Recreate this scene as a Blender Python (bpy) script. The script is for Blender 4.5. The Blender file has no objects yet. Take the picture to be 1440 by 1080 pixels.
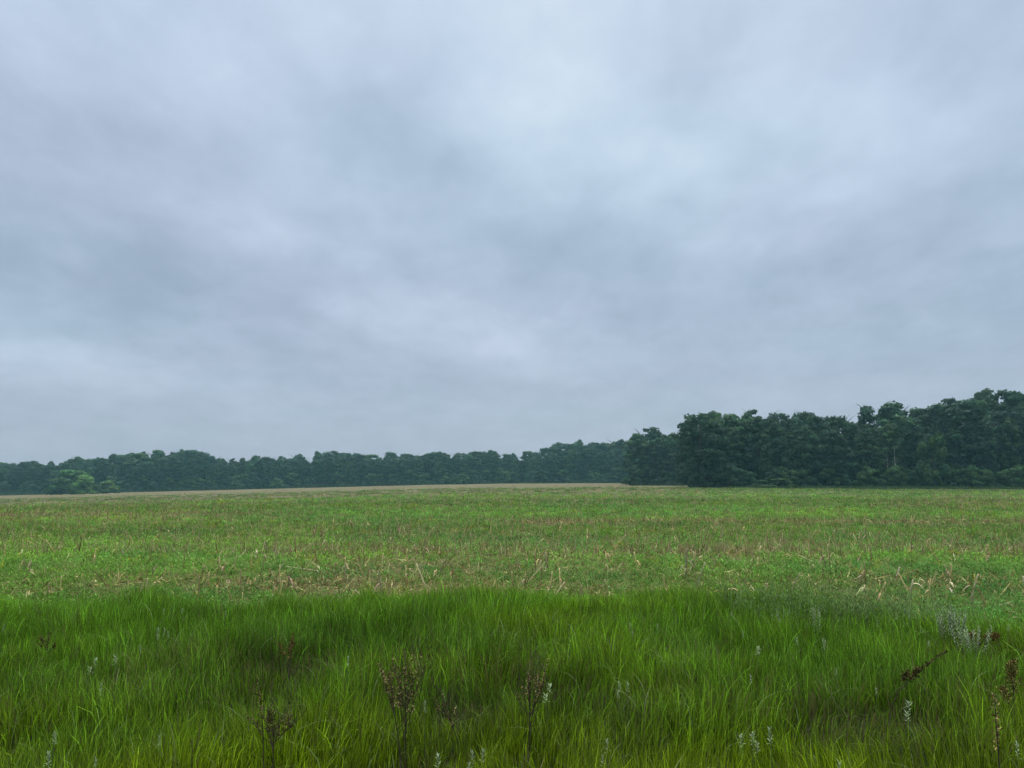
import bpy, bmesh, math, random
import numpy as np
from mathutils import Vector, Matrix

random.seed(11)
rng = np.random.default_rng(11)
scene = bpy.context.scene
COL = scene.collection
R = math.radians

# ------------------------------------------------------------------ helpers
CAM_H = 1.7
FPX = 1080.0                       # focal length in photo pixels (1440 wide)
HOR = 688.0                        # horizon row in the photo
PITCH = math.atan((HOR - 540.0) / FPX)


def tag(o, label=None, cat=None, group=None, kind=None):
    if label: o['label'] = label
    if cat: o['category'] = cat
    if group: o['group'] = group
    if kind: o['kind'] = kind
    return o


def empty(name, loc, rz=0.0):
    o = bpy.data.objects.new(name, None)
    o.empty_display_size = 0.2
    COL.objects.link(o)
    o.location = loc
    o.rotation_euler = (0, 0, rz)
    return o


def mesh_np(name, verts, faces, mats=None, cols=None, smooth=False, fmat=None):
    """verts (N,3), faces (M,4) or (M,3) arrays, cols (N,3)."""
    me = bpy.data.meshes.new(name)
    verts = np.ascontiguousarray(verts, dtype=np.float32)
    faces = np.ascontiguousarray(faces, dtype=np.int32)
    k = faces.shape[1]
    me.vertices.add(len(verts))
    me.vertices.foreach_set('co', verts.ravel())
    me.loops.add(faces.size)
    me.loops.foreach_set('vertex_index', faces.ravel())
    me.polygons.add(len(faces))
    me.polygons.foreach_set('loop_start', np.arange(0, faces.size, k, dtype=np.int32))
    me.polygons.foreach_set('loop_total', np.full(len(faces), k, dtype=np.int32))
    if fmat is not None:
        me.polygons.foreach_set('material_index', np.ascontiguousarray(fmat, dtype=np.int32))
    me.update(calc_edges=True)
    if smooth:
        me.polygons.foreach_set('use_smooth', np.ones(len(faces), dtype=bool))
    if cols is not None:
        a = me.color_attributes.new('tint', 'FLOAT_COLOR', 'POINT')
        c4 = np.ones((len(verts), 4), dtype=np.float32)
        c4[:, :3] = cols
        a.data.foreach_set('color', c4.ravel())
    for m in (mats or []):
        me.materials.append(m)
    return me


def link(name, me, parent=None, loc=None):
    o = bpy.data.objects.new(name, me)
    COL.objects.link(o)
    if parent is not None: o.parent = parent
    if loc is not None: o.location = loc
    return o


_perm = np.random.default_rng(5).random((64, 256, 256)).astype(np.float32)[0:8]


def vnoise(x, y, scale=1.0, layer=0):
    """smooth value noise, 0..1, vectorised"""
    x = np.asarray(x, dtype=np.float64) / scale + 1000.0
    y = np.asarray(y, dtype=np.float64) / scale + 1000.0
    xi = np.floor(x).astype(int); yi = np.floor(y).astype(int)
    fx = x - xi; fy = y - yi
    fx = fx * fx * (3 - 2 * fx); fy = fy * fy * (3 - 2 * fy)
    t = _perm[layer]
    a = t[xi % 256, yi % 256]; b = t[(xi + 1) % 256, yi % 256]
    c = t[xi % 256, (yi + 1) % 256]; d = t[(xi + 1) % 256, (yi + 1) % 256]
    return (a * (1 - fx) + b * fx) * (1 - fy) + (c * (1 - fx) + d * fx) * fy


def fbm(x, y, scale=1.0, layer=0):
    return (vnoise(x, y, scale, layer) * 0.55 + vnoise(x, y, scale * 0.47, (layer + 1) % 8) * 0.28
            + vnoise(x, y, scale * 0.21, (layer + 2) % 8) * 0.17)


def sstep(a, b, x):
    t = np.clip((np.asarray(x, dtype=np.float64) - a) / (b - a), 0, 1)
    return t * t * (3 - 2 * t)


def ground_z(x, y):
    x = np.asarray(x, dtype=np.float64); y = np.asarray(y, dtype=np.float64)
    yy = np.clip(y, 0, 290)
    z = 0.0148 * yy
    left = np.logaddexp(0, (-x - 6) / 8.0) * 8.0
    z = z - 0.0245 * np.minimum(left, 330) * sstep(18, 80, y)
    z = z + 0.20 * np.exp(-((y - 95) / 22.0) ** 2) * sstep(-30, 10, x) * (1 - sstep(35, 60, x))
    amp = 0.04 + 0.16 * sstep(10, 80, y)
    z = z + amp * (fbm(x, y, 14.0, 3) - 0.5) * sstep(3, 14, y)
    bank = 1 - sstep(-1.3, 0.35, y - verge_edge(x))
    z = z + 0.10 * (vnoise(x, y, 1.6, 5) - 0.5) * (1 - sstep(11, 16, y)) + bank * (0.17 + 0.10 * (vnoise(x, y, 0.8, 2) - .5))
    return z


def gz(x, y):
    return float(ground_z(np.array([x]), np.array([y]))[0])


def at(px, d):
    """column of the photo + distance -> ground x"""
    return (px - 720.0) / FPX * d


def dist_for(py, z):
    """distance at which a point at height z shows on photo row py"""
    return (CAM_H - z) * FPX / (py - HOR)


def verge_edge(x):
    """distance at which the tall roadside grass stops"""
    x = np.asarray(x, dtype=np.float64)
    e = 9.75 + 0.75 * np.exp(-((x + 0.2) / 3.0) ** 2) - 0.95 * sstep(2.2, 5.5, x)
    return e + 1.4 * (fbm(x, x * 0 + 3.3, 0.9, 2) - 0.5) + 1.1 * (vnoise(x, x * 0 + 7.7, 2.6, 6) - 0.5)


# ------------------------------------------------------------------ materials
def new_mat(name):
    m = bpy.data.materials.new(name)
    m.use_nodes = True
    nt = m.node_tree
    for n in list(nt.nodes):
        nt.nodes.remove(n)
    return m, nt


def leaf_mat(name, transl=0.3, rough=0.6, gain=(1, 1, 1), spec=0.25, noise=0.0, nscale=3.0):
    """foliage, straw and stems: colour from the 'tint' attribute, some translucency"""
    m, nt = new_mat(name)
    N = nt.nodes; L = nt.links
    out = N.new('ShaderNodeOutputMaterial')
    att = N.new('ShaderNodeAttribute'); att.attribute_name = 'tint'
    mul = N.new('ShaderNodeMix'); mul.data_type = 'RGBA'; mul.blend_type = 'MULTIPLY'
    mul.inputs[0].default_value = 1.0
    L.new(att.outputs['Color'], mul.inputs[6])
    mul.inputs[7].default_value = (*gain, 1)
    src = mul.outputs[2]
    oi = N.new('ShaderNodeObjectInfo')
    hsv = N.new('ShaderNodeHueSaturation')
    mr = N.new('ShaderNodeMapRange'); mr.inputs[3].default_value = 0.82; mr.inputs[4].default_value = 1.18
    L.new(oi.outputs['Random'], mr.inputs[0]); L.new(mr.outputs[0], hsv.inputs['Value'])
    L.new(src, hsv.inputs['Color']); src = hsv.outputs[0]
    if noise > 0:
        tc = N.new('ShaderNodeTexCoord'); nz = N.new('ShaderNodeTexNoise')
        nz.inputs['Scale'].default_value = nscale; nz.inputs['Detail'].default_value = 3
        L.new(tc.outputs['Object'], nz.inputs['Vector'])
        m2 = N.new('ShaderNodeMapRange'); m2.inputs[1].default_value = 0.3; m2.inputs[2].default_value = 0.7
        m2.inputs[3].default_value = 1 - noise; m2.inputs[4].default_value = 1 + noise
        L.new(nz.outputs[0], m2.inputs[0])
        h2 = N.new('ShaderNodeHueSaturation'); L.new(m2.outputs[0], h2.inputs['Value'])
        L.new(src, h2.inputs['Color']); src = h2.outputs[0]
    bs = N.new('ShaderNodeBsdfPrincipled')
    bs.inputs['Roughness'].default_value = rough
    bs.inputs['Specular IOR Level'].default_value = spec
    L.new(src, bs.inputs['Base Color'])
    if transl > 0:
        tr = N.new('ShaderNodeBsdfTranslucent'); L.new(src, tr.inputs['Color'])
        mx = N.new('ShaderNodeMixShader'); mx.inputs[0].default_value = transl
        L.new(bs.outputs[0], mx.inputs[1]); L.new(tr.outputs[0], mx.inputs[2])
        L.new(mx.outputs[0], out.inputs[0])
    else:
        L.new(bs.outputs[0], out.inputs[0])
    return m


M_GRASS = leaf_mat('grass_blades', 0.35, 0.55, spec=0.2)
M_WEED = leaf_mat('weed_leaves', 0.3, 0.6, spec=0.15)
M_STRAW = leaf_mat('dry_straw', 0.12, 0.8, spec=0.1, noise=0.25, nscale=30)
M_DEAD = leaf_mat('dead_stems', 0.1, 0.85, spec=0.1, noise=0.3, nscale=60)
M_SAGE = leaf_mat('silver_leaves', 0.15, 0.75, spec=0.15)
M_CROWN = leaf_mat('tree_leaves', 0.2, 0.7, spec=0.1)
M_BARK = leaf_mat('tree_bark', 0.0, 0.9, spec=0.1, noise=0.3, nscale=4)


def ground_mat():
    m, nt = new_mat('field_soil')
    N = nt.nodes; L = nt.links
    out = N.new('ShaderNodeOutputMaterial'); bs = N.new('ShaderNodeBsdfPrincipled')
    bs.inputs['Roughness'].default_value = 0.95; bs.inputs['Specular IOR Level'].default_value = 0.1
    att = N.new('ShaderNodeAttribute'); att.attribute_name = 'tint'
    tc = N.new('ShaderNodeTexCoord')
    src = att.outputs['Color']
    for sc_, amp, det in ((9.0, 0.35, 5), (1.1, 0.2, 4), (0.12, 0.12, 3)):
        nz = N.new('ShaderNodeTexNoise'); nz.inputs['Scale'].default_value = sc_; nz.inputs['Detail'].default_value = det
        L.new(tc.outputs['Object'], nz.inputs['Vector'])
        mr = N.new('ShaderNodeMapRange'); mr.inputs[1].default_value = 0.3; mr.inputs[2].default_value = 0.7
        mr.inputs[3].default_value = 1 - amp; mr.inputs[4].default_value = 1 + amp
        L.new(nz.outputs[0], mr.inputs[0])
        h = N.new('ShaderNodeHueSaturation'); L.new(mr.outputs[0], h.inputs['Value']); L.new(src, h.inputs['Color'])
        src = h.outputs[0]
    L.new(src, bs.inputs['Base Color'])
    nb = N.new('ShaderNodeTexNoise'); nb.inputs['Scale'].default_value = 14; nb.inputs['Detail'].default_value = 6
    L.new(tc.outputs['Object'], nb.inputs['Vector'])
    bp = N.new('ShaderNodeBump'); bp.inputs['Strength'].default_value = 0.8; bp.inputs['Distance'].default_value = 0.05
    L.new(nb.outputs[0], bp.inputs['Height']); L.new(bp.outputs[0], bs.inputs['Normal'])
    L.new(bs.outputs[0], out.inputs[0])
    return m


M_GROUND = ground_mat()


# ------------------------------------------------------------------ field colour layout (real ground pattern)
def brown_mask(x, y):
    """0 = overgrown with green weeds, 1 = bare stubble and dry husks"""
    x = np.asarray(x, dtype=np.float64); y = np.asarray(y, dtype=np.float64)
    w = x / np.maximum(y, 1) * FPX            # bearing in photo px from centre
    n = fbm(x * 0.6, y, 1.3, 1) - 0.5
    n2 = fbm(x, y * 2, 5.0, 4) - 0.5
    b = np.zeros_like(y)
    # strip along the grass edge
    b = np.maximum(b, np.exp(-((y - 12.1 - 0.4 * n2) / 1.35) ** 2) * (0.95 - 0.35 * sstep(0, 420, w)) * (0.75 + 1.9 * n))
    b = np.maximum(b, np.exp(-((y - 17.2 + 1.2 * n2) / 1.5) ** 2) * sstep(-420, -260, w) * (0.9 - 0.25 * sstep(250, 500, w)) * (0.5 + 1.9 * n))
    b = np.maximum(b, np.exp(-((y - 15.0) / 2.2) ** 2) * 0.5 * sstep(-330, -200, w) * (1 - sstep(150, 330, w)) * (0.8 + 2.2 * n))
    b = np.maximum(b, np.exp(-((y - 29.5 + 1.0 * n2) / 1.3) ** 2) * sstep(-60, 60, w) * (0.85 + 1.0 * n))
    b = np.maximum(b, np.exp(-((y - 37) / 5.0) ** 2) * (1 - sstep(-480, -250, w)) * (0.75 + 1.2 * n))
    b = np.maximum(b, sstep(34, 48, y) * 0.45 * sstep(430, 620, w) * (1 + n))
    far = sstep(34, 98, y + 34 * n2 + 12 * (1 - sstep(-620, -250, w)) )
    far = far * (0.86 - 0.40 * sstep(180, 330, w))
    b = np.maximum(b, far * (0.85 + 0.5 * n))
    return np.clip(b, 0, 1)


GREEN_G = np.array([0.100, 0.150, 0.030])
SOIL = np.array([0.13, 0.115, 0.05])
STRAWG = np.array([0.20, 0.165, 0.095])


def build_ground():
    ys = np.concatenate([np.array([-400, -200, -100, -50, -25, -12, -6, -3]), np.arange(0, 20, 0.35),
                         20 * np.exp(np.linspace(0, math.log(330 / 20.0), 130)),
                         np.array([370, 430, 520, 700, 1000, 1600, 2600, 4000])])
    us = np.concatenate([-np.exp(np.linspace(math.log(3000), math.log(60), 12)), np.linspace(-58, 58, 240) ,
                         np.exp(np.linspace(math.log(60), math.log(3000), 12))])
    # x spacing denser near the middle
    us = np.where(np.abs(us) < 59, np.sign(us) * (np.abs(us) / 58) ** 1.6 * 150, us)
    us = np.where(np.abs(us) > 59.9, np.sign(us) * np.maximum(np.abs(us), 0), us)
    us = np.unique(np.concatenate([us[np.abs(us) <= 150.001], np.array([-3000, -1800, -1000, -600, -400, -280, -200, 200, 280, 400, 600, 1000, 1800, 3000])]))
    X, Y = np.meshgrid(us, ys)
    Z = ground_z(X, Y)
    nx, ny = len(us), len(ys)
    V = np.stack([X.ravel(), Y.ravel(), Z.ravel()], 1)
    i = np.arange(nx * ny).reshape(ny, nx)
    F = np.stack([i[:-1, :-1].ravel(), i[:-1, 1:].ravel(), i[1:, 1:].ravel(), i[1:, :-1].ravel()], 1)
    b = brown_mask(V[:, 0], V[:, 1])[:, None]
    far = sstep(35, 110, V[:, 1])[:, None]
    green = GREEN_G * (1 - far) + np.array([0.135, 0.16, 0.055]) * far
    brown = SOIL * (1 - far) + STRAWG * far
    c = green * (1 - b) + brown * b
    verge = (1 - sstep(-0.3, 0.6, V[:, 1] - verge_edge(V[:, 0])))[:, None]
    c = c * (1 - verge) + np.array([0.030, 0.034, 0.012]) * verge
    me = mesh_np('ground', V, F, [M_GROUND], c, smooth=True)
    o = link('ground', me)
    tag(o, 'gently rising stubble field running back to the woods', 'ground', kind='structure')


build_ground()


# ------------------------------------------------------------------ blades (grass)
def blades(bx, by, bz, h, w, ang, lean, curl, cbase, ctip, segs=3, face=None):
    """vectorised tapered bent blades -> verts, faces, cols"""
    n = len(bx)
    L = segs + 1
    t = np.linspace(0, 1, L)[None, :]
    dx, dy = np.cos(ang)[:, None], np.sin(ang)[:, None]
    horiz = h[:, None] * (lean[:, None] * t + curl[:, None] * t ** 3)
    vert = h[:, None] * (t - 0.45 * np.abs(curl[:, None]) * t ** 3 - 0.25 * lean[:, None] ** 2 * t)
    cx = bx[:, None] + dx * horiz; cy = by[:, None] + dy * horiz; cz = bz[:, None] + vert
    if face is None:
        face = rng.uniform(0, math.pi, n)
    wx, wy = np.cos(face)[:, None], np.sin(face)[:, None]
    ww = 0.5 * w[:, None] * (1 - t ** 1.6 * 0.93)
    V = np.empty((n, L, 2, 3), dtype=np.float32)
    V[:, :, 0, 0] = cx - wx * ww; V[:, :, 0, 1] = cy - wy * ww; V[:, :, 0, 2] = cz
    V[:, :, 1, 0] = cx + wx * ww; V[:, :, 1, 1] = cy + wy * ww; V[:, :, 1, 2] = cz
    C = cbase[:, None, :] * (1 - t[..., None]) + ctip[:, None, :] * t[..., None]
    C = np.repeat(C[:, :, None, :], 2, axis=2)
    base = (np.arange(n) * L * 2)[:, None]
    k = np.arange(segs)[None, :] * 2
    F = np.stack([base + k, base + k + 1, base + k + 3, base + k + 2], -1).reshape(-1, 4)
    return V.reshape(-1, 3), F, C.reshape(-1, 3)


def merge(parts):
    V = []; F = []; C = []; off = 0
    for v, f, c in parts:
        V.append(v); F.append(f + off); C.append(c); off += len(v)
    return np.concatenate(V), np.concatenate(F), np.concatenate(C)


# dark gaps in the verge grass: (photo px, distance, radius m, strength)
HOLLOWS = [(100, 5.2, .4, .4), (500, 5.0, .3, .4), (600, 6.3, .4, .4), (690, 5.7, .35, .6), (960, 6.4, .5, .4), (1060, 5.0, .3, .5), (1290, 5.0, .35, .4), (270, 6.4, .5, .4), (375, 5.7, .4, .5), (920, 5.5, .3, .5), (430, 6.2, 0.55, 0.8), (560, 5.6, 0.35, 0.5), (745, 6.6, 0.4, 0.4), (815, 5.4, 0.35, 0.5), (1180, 4.75, 0.38, 0.9),
           (1220, 4.9, 0.30, 0.7), (215, 5.5, 0.5, 0.5), (1345, 6.3, 0.4, 0.6), (650, 5.0, 0.3, 0.6), (880, 5.0, 0.3, 0.4),
           (1120, 5.4, 0.35, 0.45), (1000, 5.1, 0.3, 0.4), (60, 6.0, 0.6, 0.3), (330, 5.2, 0.35, 0.4), (1425, 5.0, 0.3, 0.5)]


# places where the sward is thin round dead weeds
CLEAR = [(578, 4.2), (562, 4.15), (743, 4.3), (1367, 3.6), (1398, 4.6), (388, 4.1), (405, 4.1), (645, 4.5), (1240, 4.9), (420, 5.6), (295, 3.7)]


def hollow(x, y):
    s = np.zeros_like(x)
    for px, d, r, a in HOLLOWS:
        hx = at(px, d)
        s = np.maximum(s, a * np.exp(-(((x - hx) / r) ** 2 + ((y - d) / (r * 0.8)) ** 2)))
    return s


def build_verge_grass():
    n = 400000
    # density falls gently with distance
    d = 1.6 + (11.9 - 1.6) * rng.random(n) ** 0.95
    x = (rng.random(n) * 2 - 1) * (0.80 * d + 2.2)
    keep = rng.random(n) < 0.62 + 0.38 * np.clip(6 / d, 0, 1)
    e = verge_edge(x)
    # ragged edge into the field
    keep &= (d < e + rng.exponential(0.34, n) * (0.2 + 3.2 * vnoise(x, d, 0.45, 5) ** 2))
    hol = hollow(x, d)
    keep &= rng.random(n) > hol * 0.75
    x = x[keep]; d = d[keep]; hol = hol[keep]; e = e[keep]; n = len(x)
    # clump: pull to tufts
    tx = np.round(x / 0.13 + rng.normal(0, .5, n)) * 0.13; ty = np.round(d / 0.13 + rng.normal(0, .5, n)) * 0.13
    x = x * 0.55 + tx * 0.45; d = d * 0.55 + ty * 0.45
    big = fbm(x, d, 1.5, 0); mid = vnoise(x, d, 0.33, 6); pat = fbm(x, d, 0.8, 2)
    h = (0.11 + 0.13 * big + 0.17 * mid) * rng.uniform(0.45, 1.25, n)
    h *= 1 - 0.5 * hol
    h *= 1 - 0.45 * sstep(-1.4, 0.3, d - e)
    h *= 0.75 + 0.5 * vnoise(x, d * .4, 0.55, 7)
    for px_, d_ in CLEAR:
        h *= 1 - 0.55 * np.exp(-((x - at(px_, d_)) / .20) ** 2) * np.exp(-((d - d_ + .30) / .42) ** 2)
    w = (0.0027 + 0.0040 * rng.random(n) ** 2) * (0.80 + 0.06 * d)
    ang = 6.28 * vnoise(x, d, 0.5, 3) * 1.5 + rng.normal(0, 1.0, n)
    lean = np.abs(rng.normal(0.04, 0.13, n)); curl = np.abs(rng.normal(0.06, 0.20, n)) * np.where(rng.random(n) < .12, 2.5, 1)
    # colour zones
    g0 = np.array([0.118, 0.255, 0.014]); g1 = np.array([0.220, 0.300, 0.006]); g2 = np.array([0.090, 0.215, 0.018])
    yel = np.clip((1 - sstep(3.6, 5.6, d + (pat - 0.5) * 2.0)) * 0.9 + 0.9 * (pat - 0.45), 0, 1)[:, None]
    blu = np.clip(sstep(5.5, 8.5, d) * (1 - sstep(-2, 2, x)) * 0.35 + 1.5 * (vnoise(x, d, 1.1, 7) - 0.62), 0, 1)[:, None]
    c = g0 * (1 - yel) + g1 * yel
    c = c * (1 - blu) + g2 * blu
    c = c * (0.30 + 0.95 * rng.random((n, 1)) + 1.5 * (rng.random((n, 1)) < 0.08)) * (1 + .12 * sstep(6.6, 8.6, d))[:, None] * (0.75 + 0.5 * vnoise(x, d, 0.22, 1))[:, None]
    c = c * (0.66 + 0.90 * fbm(x, d, 1.25, 4))[:, None] * (1 - 0.35 * hol)[:, None]
    # dead blades
    dead = rng.random(n) < 0.035 + 0.30 * np.clip(vnoise(x, d, 0.6, 4) - 0.62, 0, 1) + 0.40 * hol
    c[dead] = np.array([0.20, 0.15, 0.065]) * rng.uniform(0.4, 1.15, (dead.sum(), 1))
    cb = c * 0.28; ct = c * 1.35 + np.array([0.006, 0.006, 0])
    z = ground_z(x, d) - 0.01
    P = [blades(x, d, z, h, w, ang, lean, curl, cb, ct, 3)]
    # arching pale flowering culms
    m = 5000
    j = rng.integers(0, n, m)
    hx = x[j]; hd = d[j]
    hh = h[j] * rng.uniform(0.9, 1.35, m)
    cc = np.array([0.34, 0.46, 0.16]) * rng.uniform(0.45, 1.1, (m, 1))
    P.append(blades(hx, hd, z[j], hh, np.full(m, 0.004) + 0.0007 * hd, rng.uniform(0, 6.28, m), np.abs(rng.normal(.06, .08, m)),
                    rng.uniform(0.3, 0.9, m), cc * 0.25, cc, 5))
    # short broad blades low in the sward
    m = 16000
    j = rng.integers(0, n, m); cc = c[j] * rng.uniform(.7, 1.5, (m, 1))
    P.append(blades(x[j] + rng.normal(0, .03, m), d[j], z[j], h[j] * rng.uniform(.7, 1.05, m), rng.uniform(.008, .014, m), rng.uniform(0, 6.28, m),
                    np.abs(rng.normal(.1, .2, m)), np.abs(rng.normal(.1, .3, m)), cc * .35, cc * 1.2, 3))
    V, F, C = merge(P)
    me = mesh_np('verge_grass', V, F, [M_GRASS], C)
    tag(link('grass', me), 'tall deep green unmown grass along the near side of the field', 'grass', kind='stuff')


build_verge_grass()


# ------------------------------------------------------------------ leaf quads (weeds)
def leaf_quads(c, a, b, cols):
    """c centre (n,3); a, b half axis vectors (n,3) -> rhombic leaf quads"""
    n = len(c)
    V = np.empty((n, 4, 3), dtype=np.float32)
    V[:, 0] = c - a; V[:, 1] = c + b; V[:, 2] = c + a; V[:, 3] = c - b
    F = np.arange(n * 4).reshape(n, 4)
    C = np.repeat(cols[:, None, :], 4, axis=1)
    return V.reshape(-1, 3), F, C.reshape(-1, 3)


def rand_dir(n, zbias=0.0):
    v = rng.normal(0, 1, (n, 3)); v[:, 2] += zbias
    return v / np.linalg.norm(v, axis=1)[:, None]


def build_field_weeds():
    P = 42000; K = 25
    u = rng.random(P)
    d = 1.0 / (u / 8.2 + (1 - u) / 150.0)
    d = np.where(rng.random(P) < 0.50, 8.2 + rng.random(P) ** 0.9 * 125, d)
    x = (rng.random(P) * 2 - 1) * (0.80 * d + 3)
    e = verge_edge(x)
    b = np.clip(brown_mask(x, d) + 0.30 * (vnoise(x * .4, d, .5, 7) > .66), 0, 1)
    b = b * (1 - 0.5 * np.exp(-((d - 22.5) / 3.0) ** 2))
    grow = 0.25 + 0.75 * sstep(-0.6, 0.9, d - e)
    keep = (d > e - 0.7) & (rng.random(P) > b * 0.82) 
    x = x[keep]; d = d[keep]; b = b[keep]; e = e[keep]; P = len(x)
    lod = (d / 12.0) ** 0.60
    n1 = fbm(x, d, 2.2, 3)
    hgt = (0.07 + 0.19 * n1) * rng.uniform(0.7, 1.3, P) * (1 - 0.45 * b) * (1 + 0.3 * sstep(20, 60, d)) * (1 - 0.3 * sstep(60, 110, d))
    rad = rng.uniform(0.09, 0.20, P) * lod
    pi = np.repeat(np.arange(P), K)
    N = len(pi)
    q = rand_dir(N); r = rng.random(N) ** 0.4
    cx = x[pi] + q[:, 0] * r * rad[pi]; cy = d[pi] + q[:, 1] * r * rad[pi]
    cz = ground_z(x, d)[pi] + hgt[pi] * (0.15 + 0.85 * np.abs(q[:, 2]) * r) * rng.uniform(0.6, 1.1, N)
    ll = rng.uniform(0.014, 0.034, N) * lod[pi]
    a = rand_dir(N, 1.3); bb = np.cross(a, rand_dir(N)); bb /= np.linalg.norm(bb, axis=1)[:, None] + 1e-6
    g = np.array([0.35, 0.62, 0.085]); g2 = np.array([0.21, 0.47, 0.10]); yl = np.array([0.50, 0.50, 0.04])
    t = np.clip((fbm(x, d, 3.5, 6) - 0.35) * 2.2, 0, 1)[pi][:, None]
    c = g * t + g2 * (1 - t)
    yy = (rng.random(P) < 0.025)[pi]
    c[yy] = yl
    c = c * (1 + 0.18 * np.sin(np.log(d) * 9.0 + 1.5 * vnoise(x, d, 12, 2)))[pi][:, None]
    olive = (sstep(45, 130, d) * 0.45)[pi][:, None]
    c = c * (1 - olive) + np.array([0.27, 0.34, 0.13]) * olive
    c = c * rng.uniform(0.5, 1.35, (N, 1)) * (0.45 + 0.75 * rng.random(P))[pi][:, None]
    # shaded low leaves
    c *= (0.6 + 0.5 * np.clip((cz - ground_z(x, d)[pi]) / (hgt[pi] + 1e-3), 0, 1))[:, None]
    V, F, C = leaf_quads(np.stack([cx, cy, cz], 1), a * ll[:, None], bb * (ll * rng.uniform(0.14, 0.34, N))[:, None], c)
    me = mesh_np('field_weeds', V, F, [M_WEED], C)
    tag(link('field_weeds', me), 'low feathery green weeds covering the stubble field', 'weeds', kind='stuff')


build_field_weeds()


# grey-green mugwort mass behind the grass on the right
def build_mugwort_mass():
    P = 620
    x = rng.uniform(2.3, 4.7, P); d = 8.4 + rng.normal(0, 0.42, P) - 0.15 * (x - 3.5)
    keep = (rng.random(P) < np.exp(-((x - 3.7) / 1.1) ** 2) + 0.1)
    x = x[keep]; d = d[keep]; P = len(x); K = 46
    pi = np.repeat(np.arange(P), K); N = len(pi)
    h = rng.uniform(0.16, 0.46, P); t = rng.random(N)
    th = rng.uniform(0, 6.28, N)
    cx = x[pi] + np.cos(th) * 0.03; cy = d[pi] + np.sin(th) * 0.03; cz = ground_z(x, d)[pi] + h[pi] * t
    a = np.stack([np.cos(th) * 0.7, np.sin(th) * 0.7, rng.uniform(0.4, 1.1, N)], 1) * rng.uniform(0.013, 0.026, N)[:, None]
    b = np.cross(a, np.stack([np.cos(th), np.sin(th), th * 0], 1)); b /= np.linalg.norm(b, axis=1)[:, None] + 1e-9
    c = (np.array([0.12, 0.19, 0.055]) * (0.6 + 0.8 * rng.random(P))[pi][:, None] * rng.uniform(0.45, 1.7, (N, 1))) * (0.6 + 0.6 * t)[:, None]
    V, F, C = leaf_quads(np.stack([cx, cy, cz], 1) + a, a, b * 0.0038, c)
    tag(link('grey_green_weeds', mesh_np('grey_green_weeds', V, F, [M_WEED], C)),
        'patch of grey-green narrow-leaved weeds between the grass and the stubble at right', 'weeds', kind='stuff')


build_mugwort_mass()


# ------------------------------------------------------------------ straw litter on the ground
def build_litter():
    n = 110000
    u = rng.random(n)
    d = 1.0 / (u / 9.0 + (1 - u) / 170.0)
    d = np.where(rng.random(n) < 0.35, 9.2 + rng.random(n) * 22, d)
    x = (rng.random(n) * 2 - 1) * (0.80 * d + 3)
    b = brown_mask(x, d)
    keep = (rng.random(n) < b * 0.9 + 0.11) & (d > verge_edge(x) - 0.1)
    x = x[keep]; d = d[keep]; b = b[keep]; n = len(x)
    lod = (d / 12.0) ** 0.6
    L = rng.exponential(0.040, n) * lod ** 0.6 + 0.02
    L = np.minimum(L, 0.28)
    w = rng.uniform(0.004, 0.012, n) * lod
    th = rng.uniform(0, 6.28, n); el = np.abs(rng.normal(0, 0.75, n))
    z = ground_z(x, d) + rng.uniform(0.0, 0.09, n) * (1 + 0.5 * sstep(40, 90, d))
    a = np.stack([np.cos(th) * np.cos(el), np.sin(th) * np.cos(el), np.sin(el)], 1) * L[:, None]
    bb = np.cross(a, rand_dir(n, 1.0)); bb /= np.linalg.norm(bb, axis=1)[:, None] + 1e-9
    pal = np.array([[0.34, 0.26, 0.15], [0.20, 0.14, 0.085], [0.11, 0.075, 0.05], [0.42, 0.34, 0.22], [0.24, 0.19, 0.14]])
    c = np.array([1.5, 1.55, 1.05]) * pal[rng.choice(5, n, p=[.28, .25, .18, .16, .13])] * rng.uniform(0.6, 1.2, (n, 1))
    fr = (sstep(45, 90, d) * 0.75)[:, None]
    c = c * (1 - fr) + np.array([0.18, 0.145, 0.095]) * fr * rng.uniform(0.7, 1.3, (n, 1))
    V, F, C = leaf_quads(np.stack([x, d, z], 1) + a * 0.3, a, bb * w[:, None], c)
    tag(link('corn_litter', mesh_np('corn_litter', V, F, [M_STRAW], C)),
        'dry tan corn husks and broken straw scattered over the bare strips', 'litter', kind='stuff')


build_litter()


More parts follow.
